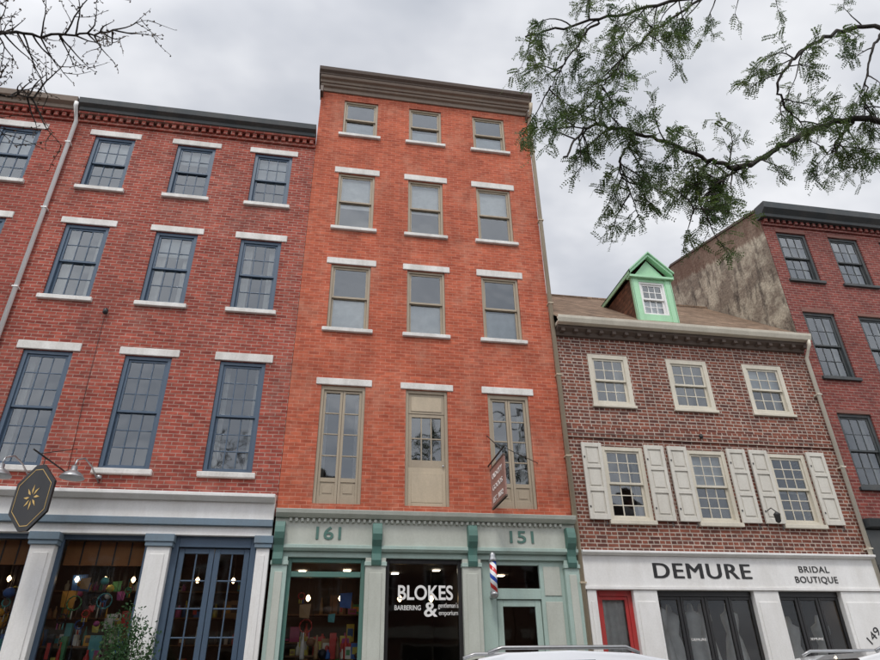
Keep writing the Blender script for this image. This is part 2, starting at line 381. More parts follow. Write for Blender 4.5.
def shopwin(s, g, x0, x1, y, zb, zt, k, nx=1, tz=None):
    s.box(x0, x1, y - .02, y + .10, .14, zb, k)
    s.box(x0, x1, y - .05, y + .12, zb + .001, zb + .07, k)
    s.box(x0, x0 + .07, y, y + .1, zb + .071, zt, k); s.box(x1 - .07, x1, y, y + .1, zb + .071, zt, k)
    s.box(x0 + .07, x1 - .07, y, y + .1, zt - .08, zt - .002, k)
    if tz: s.box(x0 + .07, x1 - .07, y - .01, y + .1, tz, tz + .09, k)
    for i in range(1, nx):
        x = x0 + (x1 - x0) * i / nx; s.box(x - .03, x + .03, y + .004, y + .09, zb + .071, zt - .081, k)
    g.poly([(x0 + .06, y + .05, zb + .06), (x1 - .06, y + .05, zb + .06), (x1 - .06, y + .05, zt - .06), (x0 + .06, y + .05, zt - .06)], 'sglass')
def glassdoor(s, g, x0, x1, y, z0, z1, k, nx=3, nz=5, panel=.7, st=.09, gk='sglass'):
    s.box(x0, x0 + st, y, y + .055, z0, z1, k); s.box(x1 - st, x1, y, y + .055, z0, z1, k)
    s.box(x0 + st, x1 - st, y + .002, y + .055, z1 - st, z1, k); s.box(x0 + st, x1 - st, y + .002, y + .055, z0, z0 + .16, k)
    if panel:
        s.box(x0 + st, x1 - st, y + .018, y + .05, z0 + .16, z0 + panel, k); s.box(x0 + st + .05, x1 - st - .05, y + .008, y + .02, z0 + .21, z0 + panel - .05, k)
        s.box(x0 + st, x1 - st, y + .003, y + .055, z0 + panel, z0 + panel + .08, k)
    a, b, c, d = x0 + st, x1 - st, z0 + (panel + .08 if panel else .16), z1 - st
    for i in range(1, nx): x = a + (b - a) * i / nx; s.box(x - .012, x + .012, y + .012, y + .045, c, d, k)
    for j in range(1, nz): z = c + (d - c) * j / nz; s.box(a, b, y + .015, y + .042, z - .012, z + .012, k)
    for i in range(nx):
        for j in range(nz): pane(g, a + (b - a) * i / nx, a + (b - a) * (i + 1) / nx, c + (d - c) * j / nz, c + (d - c) * (j + 1) / nz, y + .03, gk)
shopwin(s, g, -4.33, -2.90, D - .0, .7, 3.92, 'blue')
shopwin(s, g, -6.0, -4.70, D - .0, .7, 3.92, 'blue')
s.box(-2.53, -2.42, D - .03, D + .12, .14, 3.92, 'blue'); s.box(-1.23, -1.12, D - .03, D + .12, .14, 3.92, 'blue'); s.box(-2.42, -1.23, D - .03, D + .12, 3.74, 3.918, 'blue')
glassdoor(s, g, -2.41, -1.83, D + .02, .16, 3.73, 'blue', 2, 6, .8); glassdoor(s, g, -1.82, -1.24, D + .02, .16, 3.73, 'blue', 2, 6, .8)
s.obj('storefront', rt, .006); g.obj('storefront_glass', rt, recalc=False)
w = MB(); shoproom(w, -6.3, -.9, D, .14, 3.95, 3.5, 'room', 5); w.obj('shop_interior', rt, recalc=False)
q = MB()
for a, b in ((-4.26, -2.97), (-5.93, -4.77)):
    q.box(a, b, D + .2, D + .23, 3.46, 3.84, 'orangeb')
    for i in range(1, 5): x = a + (b - a) * i / 5; q.box(x - .012, x + .012, D + .19, D + .199, 3.46, 3.84, 'iron')
    shelves(q, a, b, D + .55, 1.3, 3, .48, 12, .25); hanging(q, a + .1, b - .1, D + .25, D + .6, 3.46, 30); goods(q, a + .05, b - .05, D + .2, D + .5, .8, 26, .75); goods(q, a + .05, b - .05, D + .25, D + .45, 1.9, 16, .55)
shelves(q, -6.2, -1.0, D + 2.9, .9, 6, .5, 5)
for x in (-4.05, -3.6, -3.15, -5.7, -5.1, -2.1, -1.5): q.tube([(x, D + .4, 3.9), (x, D + .4, 3.3)], .006, 'iron', 4); q.lathe((x, D + .4, 3.22), [(.008, 0), (.03, .03), (.034, .055), (.012, .09)], 'bulb', 8)
q.obj('shop_goods', rt, recalc=True)
d = MB(); d.tube([(-6.335, D - .33, 13.55), (-6.335, D - .32, 13.45), (-6.335, D - .08, 13.2), (-6.335, D - .07, 4.75)], .045, 'white', 10)
for z in (12.5, 10.6, 8.6, 6.6, 5): d.box(-6.39, -6.28, D - .13, D, z, z + .03, 'white')
d.obj('downspout', rt)
d = MB(); d.lathe((-4.58, D - .08, 8.14), [(.02, 0), (.05, .03), (.05, .1), (.02, .14)], 'black', 10); d.box(-4.6, -4.56, D - .1, D, 8.24, 8.27, 'black')
d.tube([(-4.6, D - .012, 8.1), (-4.57, D - .012, 6.6), (-4.5, D - .012, 5.0)], .004, 'iron', 4); d.obj('wall_light', rt)
rt2, s = rowhouse_blue('brick_rowhouse', -12.0, -6.345, [(-11.5, -10.6), (-9.7, -8.8), (-7.9, -7.02)], 'brickLL', False)
g = MB()
for a, b in ((-12, -11.7), (-9.4, -9.03), (-6.62, -6.36)): column(s, a, b)
shopwin(s, g, -11.7, -9.4, D, .7, 3.92, 'white', nx=2); shopwin(s, g, -9.03, -6.62, D, .7, 3.92, 'white', nx=2)
s.obj('storefront', rt2, .006); g.obj('storefront_glass', rt2, recalc=False)
w = MB(); shoproom(w, -12, -6.4, D, .14, 3.95, 3.5, 'room', 3); w.obj('shop_interior', rt2, recalc=False)
q = MB(); shelves(q, -9, -6.7, D + .4, 1.1, 5, .5, 8); q.obj('shop_goods', rt2)

# ------------------------------------------------------------ tall five-storey building
rt = root('brick_building')
X0, X1 = -.865, 4.71
cols = [(-.25, .63), (1.45, 2.31), (3.16, 4.04)]
rows = [(4.55, 6.92), (8.23, 9.87), (10.91, 12.56), (13.87, 15.08)]
ops = sash_list(cols, rows); w = MB()
wall(w, X0, X1, 4.3, 15.5, ops, D, 'brickT'); shell(w, X0, X1, D, D + 11, 15.5, 'brickT'); interior(w, X0, X1, D, 4.2, 15.4, (4.5, 7.7, 10.5, 13.4)); w.obj('brick_walls', rt, recalc=False)
w = MB(); g = MB(); t = MB()
SH = {(1, 0): (0, .52), (1, 1): (0, .50), (1, 2): (.0, .47), (2, 0): (.42, 1), (2, 1): (.45, 1), (2, 2): (.48, 1), (3, 0): (.0, .45), (3, 1): (0, .42), (3, 2): (0, .45)}  # top-row panels are no blinds: they imitate the reflection in the lower panes
SK = {(1, 0): 'blind', (1, 1): 'blind_refl', (1, 2): 'blind_refl', (2, 0): 'blind', (2, 1): 'blind', (2, 2): 'blind', (3, 1): 'blind_refl'}
for r, (c, d) in enumerate(rows):
    for i, (a, b) in enumerate(cols):
        if r: window(w, g, a, b, c, d, D, 'taupe', (1, 1), (1, 1), shade=SH.get((r, i)), sk=SK.get((r, i), 'blind_refl'), f=.055)
        if r in (1, 2): lintel(t, a, b, d, .17, D, e=.11)
        if r: sill(t, a, b, c, .09, D, e=.09)
        if r == 0: lintel(t, a, b, d, .15, D, e=.12)
for a, b in (cols[0], cols[2]):
    c, d = rows[0]
    w.box(a + .001, a + .06, D + .03, D + .16, c, d, 'taupe'); w.box(b - .06, b - .001, D + .03, D + .16, c, d, 'taupe'); w.box(a + .06, b - .06, D + .033, D + .16, d - .09, d - .002, 'taupe')
    m_ = (a + b) / 2
    glassdoor(w, g, a + .062, m_ - .003, D + .06, c, d - .092, 'taupe', 1, 4, .42, .05, 'glass'); glassdoor(w, g, m_ + .003, b - .062, D + .06, c, d - .092, 'taupe', 1, 4, .42, .05, 'glass')
    curtain(w, a + .08, a + .17, c + .4, d - .1, D + .4, 'curt'); curtain(w, b - .16, b - .08, c + .4, d - .1, D + .41, 'curt')
a, b = cols[1]; c, d = rows[0]
w.box(a + .001, a + .06, D + .03, D + .16, c, d, 'taupe'); w.box(b - .06, b - .001, D + .03, D + .16, c, d, 'taupe'); w.box(a + .06, b - .06, D + .033, D + .16, d - .07, d - .002, 'taupe')
w.box(a + .06, b - .06, D + .06, D + .14, 6.42, 6.85, 'taupe'); w.box(a + .12, b - .12, D + .048, D + .07, 6.47, 6.78, 'tan')
glassdoor(w, g, a + .062, b - .062, D + .07, 5.3, 6.418, 'taupe', 3, 2, 0, .07, 'glass')
w.box(a + .062, b - .062, D + .055, D + .14, c + .002, 5.298, 'tan'); w.box(a + .13, b - .13, D + .045, D + .06, c + .08, 5.2, 'tan')
w.box(a + .14, b - .14, D + .035, D + .05, c + .004, c + .07, 'tan')
w.lathe((b - .11, D + .03, 5.32), [(.01, 0), (.02, .01), (.02, .03), (.01, .04)], 'metal', 8)
w.obj('sash_windows_and_doors', rt, .004); g.obj('window_glass', rt, recalc=False); t.obj('stone_lintels_and_sills', rt, .01)
c = MB()
xa, xb = -.93, 4.78
c.prism([(D + .2, 15.30), (D - .04, 15.30), (D - .06, 15.40), (D - .12, 15.42), (D - .14, 15.48), (D + .2, 15.48)], xa + .05, xb - .05, 'brownl')
c.prism([(D + .2, 15.481), (D - .17, 15.481), (D - .19, 15.55), (D - .26, 15.57), (D - .29, 15.64), (D + .2, 15.64)], xa + .02, xb - .02, 'brownl')
c.prism([(D + .25, 15.641), (D - .30, 15.641), (D - .30, 15.68), (D - .37, 15.73), (D - .40, 15.82), (D + .25, 15.87)], xa - .02, xb + .02, 'brown')
c.box(xa + .04, xa + .12, D - .22, D + .1, 15.08, 15.29, 'brown'); c.box(xb - .12, xb - .04, D - .22, D + .1, 15.08, 15.29, 'brown')
c.obj('cornice', rt, .008)
s = MB(); g = MB()
s.prism([(D + .05, 4.26), (D - .16, 4.26), (D - .24, 4.32), (D - .26, 4.39), (D + .05, 4.43)], X0 + .01, X1 - .01, 'greenf')
s.box(X0 + .01, X1 - .01, D - .10, D + .03, 3.80, 4.258, 'greenf')
x = X0 + .25
while x < X1 - .3: s.box(x, x + .05, D - .15, D - .09, 4.19, 4.25, 'greenf'); x += .1
s.prism([(D + .05, 3.70), (D - .12, 3.70), (D - .16, 3.74), (D - .16, 3.798), (D + .05, 3.798)], X0 + .01, X1 - .01, 'green')
s.box(X0 + .01, X1 - .01, D - .06, D + .05, 3.60, 3.698, 'green')
for a, b in ((-.85, -.58), (.76, 1.12), (2.50, 2.84), (4.42, 4.70)):
    s.box(a, b, D - .10, D + .08, .5, 3.598, 'greenf' if 0 < a < 3 else 'green'); s.box(a - .02, b + .02, D - .14, D + .08, .14, .5, 'green'); s.box(a + .07, b - .07, D - .115, D - .098, .7, 3.35, 'greenf')
    s.box(a - .015, b + .015, D - .125, D + .03, 3.46, 3.53, 'green')
for a in (-.84, .86, 2.60, 4.48):
    b = a + .17
    s.prism([(D - .08, 3.45), (D - .14, 3.47), (D - .17, 3.55), (D - .15, 3.66), (D - .17, 3.78), (D - .24, 3.88), (D - .27, 3.98), (D - .25, 4.08), (D - .22, 4.17), (D - .08, 4.17)], a, b, 'greend')
shopwin(s, g, -.58, .76, D - .0, .75, 3.6, 'greend', tz=3.28); shopwin(s, g, 1.12, 2.50, D - .0, .75, 3.6, 'black')
s.box(2.84, 3.12, D + .0, D + .1, .14, 3.6, 'green'); s.box(3.96, 4.42, D + .0, D + .1, .14, 3.6, 'green'); s.box(4.03, 4.35, D - .015, D + .002, .4, 2.9, 'greenf'); s.box(3.12, 3.96, D + .0, D + .1, 2.94, 3.12, 'green'); s.box(3.12, 3.96, D + .002, D + .1, 3.52, 3.6, 'green')
g.poly([(3.12, D + .06, 3.12), (3.96, D + .06, 3.12), (3.96, D + .06, 3.52), (3.12, D + .06, 3.52)], 'sglass')
glassdoor(s, g, 3.13, 3.95, D + .03, .16, 2.93, 'green', 1, 1, .7, .11)
s.box(4.03, 4.35, D - .015, D + .002, 3.0, 3.5, 'greenf')
s.obj('storefront', rt, .006); g.obj('storefront_glass', rt, recalc=False)
w = MB(); shoproom(w, -.86, 1.0, D, .14, 3.62, 2.6, 'room', 2); w.obj('shop_interior', rt, recalc=False)
w = MB(); shoproom(w, 1.02, 2.7, D, .14, 3.62, 4, 'dark', 2); w.obj('barber_interior', rt, recalc=False)
w = MB(); shoproom(w, 2.72, 4.7, D, .14, 3.62, 3, 'room', 1); w.obj('entrance_interior', rt, recalc=False)
q = MB(); shelves(q, -.5, .7, D + .45, 1.25, 3, .42, 15, .25); shelves(q, -.7, .9, D + 2.2, .9, 5, .5, 6); goods(q, 1.2, 2.4, D + .3, D + .6, 1.25, 10, .25); goods(q, -.5, .7, D + .2, D + .4, 2.02, 14, .42); hanging(q, -.5, .7, D + .3, D + .5, 3.2, 7)
for x in (-.2, .4, 1.5, 2.1): q.tube([(x, D + 1, 3.6), (x, D + 1, 3.1)], .006, 'iron', 4); q.lathe((x, D + 1, 3.0), [(.01, 0), (.04, .04), (.045, .06), (.015, .11)], 'bulb', 8)
q.obj('shop_goods', rt)
text('house_number', rt, '161', .085, 3.90, D - .11, .44, .22, 'greend', .012); text('house_number', rt, '151', 3.64, 3.90, D - .11, .46, .22, 'greend', .012)
text('blokes_lettering', rt, 'BLOKES', 1.84, 2.93, D + .035, .98, .24, 'white', .018)
text('barber_lettering', rt, 'BARBERING', 1.53, 2.76, D + .035, .46, .08, 'white', .01); text('ampersand', rt, '&', 1.93, 2.66, D + .035, .24, .24, 'white', .015)
text('gentlemans_lettering', rt, 'gentleman\'s', 2.25, 2.80, D + .035, .36, .08, 'white', .0); text('emporium_lettering', rt, 'emporium', 2.25, 2.68, D + .035, .34, .08, 'white', .0)
text('door_lettering', rt, 'BLOKES', 3.54, 1.97, D + .04, .42, .11, 'white', .01)
d = MB(); x = 4.74
d.tube([(x, D - .36, 15.45), (x, D - .3, 15.3), (x, D - .08, 15.0), (x, D - .08, .3)], .05, 'tan', 10)
for z in (13.9, 11.6, 9.2, 7.4, 5.6, 3.2): d.box(x - .06, x + .06, D - .14, D, z, z + .03, 'tan')
d.obj('downspout', rt)
# barber pole
rp = root('barber_pole', (3.03, D - .22, 3.28))
m, nt, b = newmat('barber_stripes'); co = objco(nt); sp = N(nt, 'ShaderNodeSeparateXYZ'); nt.links.new(co, sp.inputs[0])
an = mathn(nt, 'DIVIDE', mathn(nt, 'ARCTAN2', sp.outputs[1], sp.outputs[0]), 2 * math.pi)
fr = mathn(nt, 'FRACT', mathn(nt, 'ADD', mathn(nt, 'ADD', an, mathn(nt, 'MULTIPLY', sp.outputs[2], 3.2)), 10))
rn = N(nt, 'ShaderNodeValToRGB'); rn.color_ramp.interpolation = 'CONSTANT'; el = rn.color_ramp.elements
for _ in range(2): el.new(.5)
for e, (p, c) in zip(el, [(0, (.6, .03, .03)), (.25, (.8, .8, .8)), (.5, (.03, .08, .4)), (.75, (.8, .8, .8))]): e.position = p; e.color = (*c, 1)
nt.links.new(fr, rn.inputs[0]); nt.links.new(rn.outputs[0], b.inputs['Base Color']); b.inputs['Roughness'].default_value = .15; M['pole'] = m
q = MB(); q.lathe((0, 0, -.26), [(.062, 0), (.062, .52)], 'pole', 20); q.obj('striped_cylinder', rp)
q = MB(); q.lathe((0, 0, -.36), [(.02, 0), (.06, .03), (.075, .07), (.075, .1)], 'metal', 18); q.lathe((0, 0, .26), [(.075, 0), (.075, .04), (.05, .09), (.055, .12), (.02, .17)], 'metal', 18)
q.box(-.03, .03, 0, .22, -.33, -.29, 'metal'); q.box(-.03, .03, 0, .22, .28, .32, 'metal'); q.obj('caps_and_brackets', rp)
# hanging sign
M['signp'] = paint('faded_pink_sign', (.42, .24, .20), .6, .3, (.15, .1, .08), .5)
rp = root('hanging_sign', (0, 0, -.25)); q = MB()
q.tube([(3.1, D, 5.62), (3.1, D - 1.25, 5.62)], .016, 'iron'); q.tube([(3.1, D, 6.25), (3.1, D - 1.0, 5.63)], .01, 'iron', 6); q.tube([(4.12, D, 5.72), (3.11, D - 1.1, 5.64)], .007, 'iron', 6)
q.tube([(3.1, D - .25, 5.62), (3.1, D - .25, 5.5)], .008, 'iron', 5); q.tube([(3.1, D - 1.1, 5.62), (3.1, D - 1.1, 5.5)], .008, 'iron', 5); q.obj('bracket', rp)
q = MB(); q.box(3.085, 3.115, D - 1.17, D - .18, 4.72, 5.5, 'signp')
for z0, z1 in ((4.72, 4.76), (5.46, 5.5)): q.box(3.078, 3.122, D - 1.18, D - .17, z0, z1, 'brown')
q.obj('sign_board', rp, .004)
for i, tt in enumerate(('OLD CITY', 'GOODS', 'EST. 1832')):
    o = text('sign_lettering', rp, tt, 3.08, 5.25 - i * .22, D - .675, .7, .1, 'gown', .01); o.rotation_euler = (math.pi / 2, 0, -math.pi / 2)

# ------------------------------------------------------------ small brick house with dormer
rt = root('brick_house'); X0, X1 = 4.79, 11.0
cu_ = [(5.49, 6.43), (7.36, 8.35), (9.25, 10.25)]; cl = [(5.5, 6.42), (7.39, 8.29), (9.26, 10.18)]
ops = [(a, b, 6.81, 8.02) for a, b in cu_] + [(a, b, 4.38, 5.89) for a, b in cl]; w = MB()
wall(w, X0, X1, 3.6, 8.62, ops, D, 'brickD'); shell(w, X0, X1, D, D + 6.4, 8.62, 'brickD', kroof=None); interior(w, X0, X1, D, 3.6, 8.6, (3.9, 6.4))
for x in (X0 + .004, X1 - .004): w.poly([(x, D, 8.62), (x, D + 6.4, 8.62), (x, D + 3.1, 11.45)], 'brickD')
w.box(X0 + .02, X1 - .01, D - .035, D + .02, 6.06, 6.14, 'brickD'); w.box(X0 + .02, X1 - .01, D - .045, D + .02, 6.143, 6.29, 'brickD')
w.obj('brick_walls', rt, recalc=False)
w = MB(); g = MB(); t = MB()
for i, (a, b) in enumerate(cu_): window(w, g, a, b, 6.81, 8.02, D - .05, 'cream', (3, 2), (3, 2), curt=.2 if i != 1 else None, f=.10, shade=(.5, 1) if i == 2 else None, sk='blind_refl'); sill(t, a, b, 6.81, .06, D, 'cream', .06, .03)
for i, (a, b) in enumerate(cl): window(w, g, a, b, 4.38, 5.89, D - .03, 'cream', (3, 3), (3, 3), f=.085, curt=.14 if i == 0 else None, shade=(.45, .55) if i == 2 else ((.5, 1) if i == 1 else None)); sill(t, a, b, 4.38, .08, D, 'cream', .07, .03)
w.obj('sash_windows', rt, .004); g.obj('window_glass', rt, recalc=False); t.obj('window_sills', rt, .006)
t = MB()
for a, b in cl:
    for (p, q_) in ((a - .44, a - .01), (b + .01, b + .44)):
        y0 = D - .075; y1 = D - .028; st = .07
        t.box(p, p + st, y0, y1, 4.38, 5.93, 'shut'); t.box(q_ - st, q_, y0, y1, 4.38, 5.93, 'shut')
        for z0, z1 in ((4.38, 4.48), (4.93, 5.01), (5.40, 5.47), (5.84, 5.93)): t.box(p + st, q_ - st, y0 + .002, y1, z0, z1, 'shut')
        for z0, z1 in ((4.48, 4.93), (5.01, 5.40), (5.47, 5.84)):
            t.box(p + st, q_ - st, y0 + .025, y1, z0, z1, 'shut'); t.box(p + st + .035, q_ - st - .035, y0 + .010, y0 + .03, z0 + .04, z1 - .04, 'shut')
        t.box(p + .02, p + .05, y0 - .01, y0 - .001, 4.6, 4.64, 'iron'); t.box(p + .02, p + .05, y0 - .01, y0 - .001, 5.6, 5.64, 'iron')
        t.tube([(q_ - .12, y0 - .02, 4.34), (q_ - .1, y0 - .05, 4.28), (q_ - .16, y0 - .05, 4.25)], .012, 'iron', 6)
t.obj('shutters', rt, .004)
t = MB(); t.tube([(8.9, D, 4.62), (8.9, D - .2, 4.66), (8.92, D - .3, 4.56)], .010, 'iron', 6); t.lathe((8.92, D - .3, 4.34), [(.02, 0), (.05, .03), (.06, .15), (.07, .17), (.02, .22)], 'iron', 8)
t.lathe((7.8, D - .05, 6.14), [(.03, 0), (.05, .04), (.03, .09)], 'iron', 8); t.obj('wall_lantern', rt)
c = MB()
c.prism([(D + .02, 8.42), (D - .06, 8.42), (D - .09, 8.50), (D - .2, 8.55), (D - .22, 8.62), (D + .02, 8.62)], X0 + .02, X1 - .01, 'brown')
x = X0 + .1
while x < X1 - .1: c.box(x, x + .09, D - .20, D - .07, 8.47, 8.548, 'brown'); x += .3
c.prism([(D - .23, 8.60), (D - .35, 8.61), (D - .39, 8.70), (D - .40, 8.76), (D - .385, 8.76), (D - .37, 8.71), (D - .34, 8.64), (D - .23, 8.635)], X0 - .02, X1 + .02, 'cream')
c.box(X0 + .01, X1 + .01, D - .228, D + .0, 8.622, 8.70, 'cream'); c.obj('cornice_and_gutter', rt, .004)
r = MB(); sl = .818; y0 = D - .33; z0 = 8.73; yr = D + 3.1; zr = z0 + sl * (yr - y0)
r.poly([(X0 - .01, y0, z0), (X1 - .01, y0, z0), (X1 - .01, yr, zr), (X0 - .01, yr, zr)], 'shing'); r.poly([(X0 - .01, yr, zr), (X1 - .01, yr, zr), (X1 - .01, D + 6.7, z0), (X0 - .01, D + 6.7, z0)], 'shing')
r.box(X0 - .01, X1 - .01, yr - .06, yr + .06, zr - .05, zr + .03, 'shing'); r.box(X0 - .02, X1 - .01, y0 - .005, y0 + .02, z0 - .04, z0 + .005, 'cream')
r.obj('shingle_roof', rt, recalc=False)
dm = MB(); g = MB(); xa, xb, yf = 7.0, 7.98, D + .12; zt = 10.28; xm = (xa + xb) / 2; zp = 10.92
zr_ = lambda y: z0 + sl * (y - y0)
wl = (xa + .16, xb - .16, 9.28, 10.2)
zb = zr_(yf) - .05
dm.box(xa, wl[0], yf, yf + .1, zb, zt, 'dormg'); dm.box(wl[1], xb, yf, yf + .1, zb, zt, 'dormg'); dm.box(wl[0], wl[1], yf + .002, yf + .1, zb, wl[2], 'dormg'); dm.box(wl[0], wl[1], yf + .002, yf + .1, wl[3], zt, 'dormg')
dm.box(xa - .01, wl[0] - .03, yf - .02, yf + .001, zb, zt, 'dormg'); dm.box(wl[1] + .03, xb + .01, yf - .02, yf + .001, zb, zt, 'dormg')
window(dm, g, *wl, yf - .02, 'white', (3, 2), (3, 2), f=.05, shade=(.0, .5))
dm.poly([(xa, yf + .03, zt), (xb, yf + .03, zt), (xm, yf + .03, zp - .06)], 'dormg')
dm.box(xa - .09, xb + .09, yf - .09, yf + .1, zt, zt + .06, 'dormg')
for sgn, xe in ((-1, xa - .1), (1, xb + .1)):
    for (o1, o2, ya) in ((0, .08, yf - .1), (.08, .12, yf - .14)):
        dm.poly([(xe, ya, zt + .06 + o1), (xm, ya, zp + o1), (xm, ya, zp + o2), (xe, ya, zt + .06 + o2)], 'dormg')
        dm.poly([(xe, ya, zt + .06 + o1), (xm, ya, zp + o1), (xm, yf + .05, zp + o1), (xe, yf + .05, zt + .06 + o1)], 'dormg')
    yb_ = y0 + (zp + .12 - z0) / sl; yc = y0 + (zt + .18 - z0) / sl
    dm.poly([(xe, yf - .14, zt + .18), (xm, yf - .14, zp + .12), (xm, yb_, zp + .12), (xe, yc, zt + .18)], 'shingd')
for x, e in ((xa, .003), (xb, -.003)):
    yt = y0 + (zt - z0) / sl; dm.poly([(x + e, yf + .05, zr_(yf) - .05), (x + e, yt + .1, zt + .03), (x + e, yf + .05, zt + .03)], 'shingd')
    dm.box(x - .03 if e > 0 else x - .0, x if e > 0 else x + .03, yf - .02, yf + .07, zb, zt, 'dormg')
xe = xa - .1; yc = y0 + (zt + .12 - z0) / sl
dm.box(xe, xe + .03, yf - .1, yc, zt + .06, zt + .15, 'dormg'); dm.box(xb + .07, xb + .1, yf - .1, yc, zt + .06, zt + .15, 'dormg')
dm.poly([(xa + .05, yf + .6, 9.2), (xb - .05, yf + .6, 9.2), (xb - .05, yf + .6, 10.3), (xa + .05, yf + .6, 10.3)], 'dark')
dm.obj('dormer', rt, recalc=False); g.obj('dormer_glass', rt, recalc=False)
s = MB(); g = MB()
s.box(X0 - .02, X1 - .03, D - .10, D + .03, 3.16, 3.70, 'white'); s.prism([(D + .02, 3.702), (D - .12, 3.702), (D - .2, 3.74), (D - .2, 3.78), (D + .02, 3.82)], X0 - .02, X1 - .03, 'white')
s.box(X0 - .02, X1 - .03, D - .13, D + .03, 3.10, 3.158, 'white')
for a, b in ((4.80, 4.98), (5.70, 6.17), (8.14, 8.66), (10.0, 10.94)):
    s.box(a, b, D - .10, D + .08, .14, 3.098, 'white'); s.box(a + .06, b - .06, D - .118, D - .098, .55, 2.9, 'white'); s.box(a - .02, b + .02, D - .14, D + .05, .14, .42, 'white')
def blackfront(a, b, n):
    s.box(a, b, D + .0, D + .1, 3.0, 3.098, 'black'); wd = (b - a) / n
    for i in range(n): glassdoor(s, g, a + i * wd + .005, a + (i + 1) * wd - .005, D + .01, .15, 2.998, 'black', 1, 1, .35, .055)
blackfront(6.17, 8.14, 4); blackfront(8.66, 10.0, 3)
s.box(4.98, 5.06, D, D + .1, .14, 3.098, 'red'); s.box(5.62, 5.70, D, D + .1, .14, 3.098, 'red'); s.box(5.06, 5.62, D, D + .1, 3.0, 3.098, 'red')
glassdoor(s, g, 5.06, 5.62, D + .02, .15, 2.998, 'red', 1, 1, .9, .06)
s.obj('storefront', rt, .006); g.obj('storefront_glass', rt, recalc=False)
w = MB(); shoproom(w, 5.75, 10.95, D, .14, 3.15, 2.6, 'room', 6); w.obj('shop_interior', rt, recalc=False)
w = MB(); curtain(w, 5.1, 5.6, 1.2, 2.95, D + .12, 'blind'); shoproom(w, 4.8, 5.74, D, .14, 3.15, 1.5, 'room', 0); w.obj('entry_interior', rt, recalc=False)
text('shop_name_lettering', rt, 'DEMURE', 7.16, 3.31, D - .105, 2.0, .28, 'black', 0, 1.12); text('shop_name_lettering', rt, 'DEMURE', 7.172, 3.31, D - .1035, 2.0, .28, 'black', 0, 1.12); text('shop_name_lettering', rt, 'DEMURE', 7.148, 3.313, D - .102, 2.0, .28, 'black', 0, 1.12)
text('bridal_lettering', rt, 'BRIDAL', 9.55, 3.44, D - .105, .66, .12, 'black', 0, 1.1); text('boutique_lettering', rt, 'BOUTIQUE', 9.55, 3.25, D - .105, .92, .12, 'black', 0, 1.1)
text('bridal_lettering', rt, 'BRIDAL', 9.555, 3.442, D - .103, .66, .12, 'black', 0, 1.1); text('boutique_lettering', rt, 'BOUTIQUE', 9.555, 3.252, D - .103, .92, .12, 'black', 0, 1.1)
o = text('street_number', rt, '149', 10.45, 2.25, D - .12, .34, .15, 'black', .0); o.rotation_euler = (math.pi / 2, math.radians(-38), 0)
for x in (6.9, 9.3): text('door_lettering', rt, 'DEMURE', x, 2.25, D + .03, .3, .045, 'white', .0)
q = MB()
for x, y in ((6.38, .42), (6.72, .62), (7.05, .40), (7.45, .7), (7.9, .5), (8.9, .5), (9.3, .7), (9.75, .42)):
    h = R.uniform(.85, 1.15)
    q.lathe((x, D + y, .2 + h), [(.30, 0), (.28, .1), (.22, .6), (.15, 1.0), (.11, 1.12), (.16, 1.35), (.16, 1.45), (.06, 1.52), (.045, 1.62), (.03, 1.66)], 'gown', 18)
    q.box(x - .18, x + .18, D + y - .1, D + y + .2, .17, .2 + h, 'roomw')
    for a in range(9):
        th = a / 9 * 6.28; q.tube([(x + .12 * math.cos(th), D + y + .12 * math.sin(th), 1.15 + h), (x + .2 * math.cos(th), D + y + .2 * math.sin(th), .75 + h), (x + .28 * math.cos(th), D + y + .28 * math.sin(th), .22 + h)], [.02, .035, .05], 'gown', 6)
q.obj('bridal_gown_mannequins', rt)
d = MB(); x = 10.96
d.tube([(x, D - .32, 8.62), (x, D - .3, 8.5), (x, D - .1, 8.25), (x, D - .1, .3)], .045, 'cream', 10)
for z in (7.3, 5.6, 3.9): d.box(x - .055, x + .055, D - .15, D, z, z + .03, 'cream')
d.obj('downspout', rt)

# ------------------------------------------------------------ right building
rt = root('brick_rowhouse'); X0, X1 = 11.02, 18.0
cols = [(11.36, 12.25), (12.92, 13.83), (14.5, 15.4), (16.1, 17.0)]; rows = [(5.22, 6.93), (7.85, 9.63), (10.6, 12.12)]
w = MB(); wall(w, X0, X1, 4.3, 12.5, sash_list(cols, rows), D, 'brickR'); interior(w, X0, X1, D, 4.2, 12.4, (4.9, 7.5, 10.2))
shell(w, X0, X1, D, D + 9, 12.5, 'brickR', kroof=None, left=False)
w.obj('brick_walls', rt, recalc=False)
w = MB(); yr = D + 4.4; zr = 14.0; x = X0
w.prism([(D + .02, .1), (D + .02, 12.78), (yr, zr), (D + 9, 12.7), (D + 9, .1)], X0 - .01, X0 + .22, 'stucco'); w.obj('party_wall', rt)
w = MB(); w.prism([(D - .02, 12.79), (D - .02, 12.86), (yr, zr + .07), (D + 9, 12.77), (D + 9, 12.7), (yr, zr)], X0 - .04, X0 + .26, 'brown')
w.poly([(X0 + .2, D, 12.6), (X1, D, 12.6), (X1, yr, 13.8), (X0 + .2, yr, 13.8)], 'roofflat'); w.poly([(X0 + .2, yr, 13.8), (X1, yr, 13.8), (X1, D + 9, 12.5), (X0 + .2, D + 9, 12.5)], 'roofflat'); w.obj('roof_and_coping', rt)
w = MB(); g = MB(); t = MB()
for (c, d) in rows:
    for (a, b) in cols: window(w, g, a, b, c, d, D, 'dkcor', (3, 2), (3, 2), curt=.15, f=.07); lintel(t, a, b, d, .10, D, 'stoneR', .012, .0); sill(t, a, b, c, .08, D, 'dkcor')
w.obj('sash_windows', rt, .004); g.obj('window_glass', rt, recalc=False); t.obj('lintels_and_sills', rt, .006)
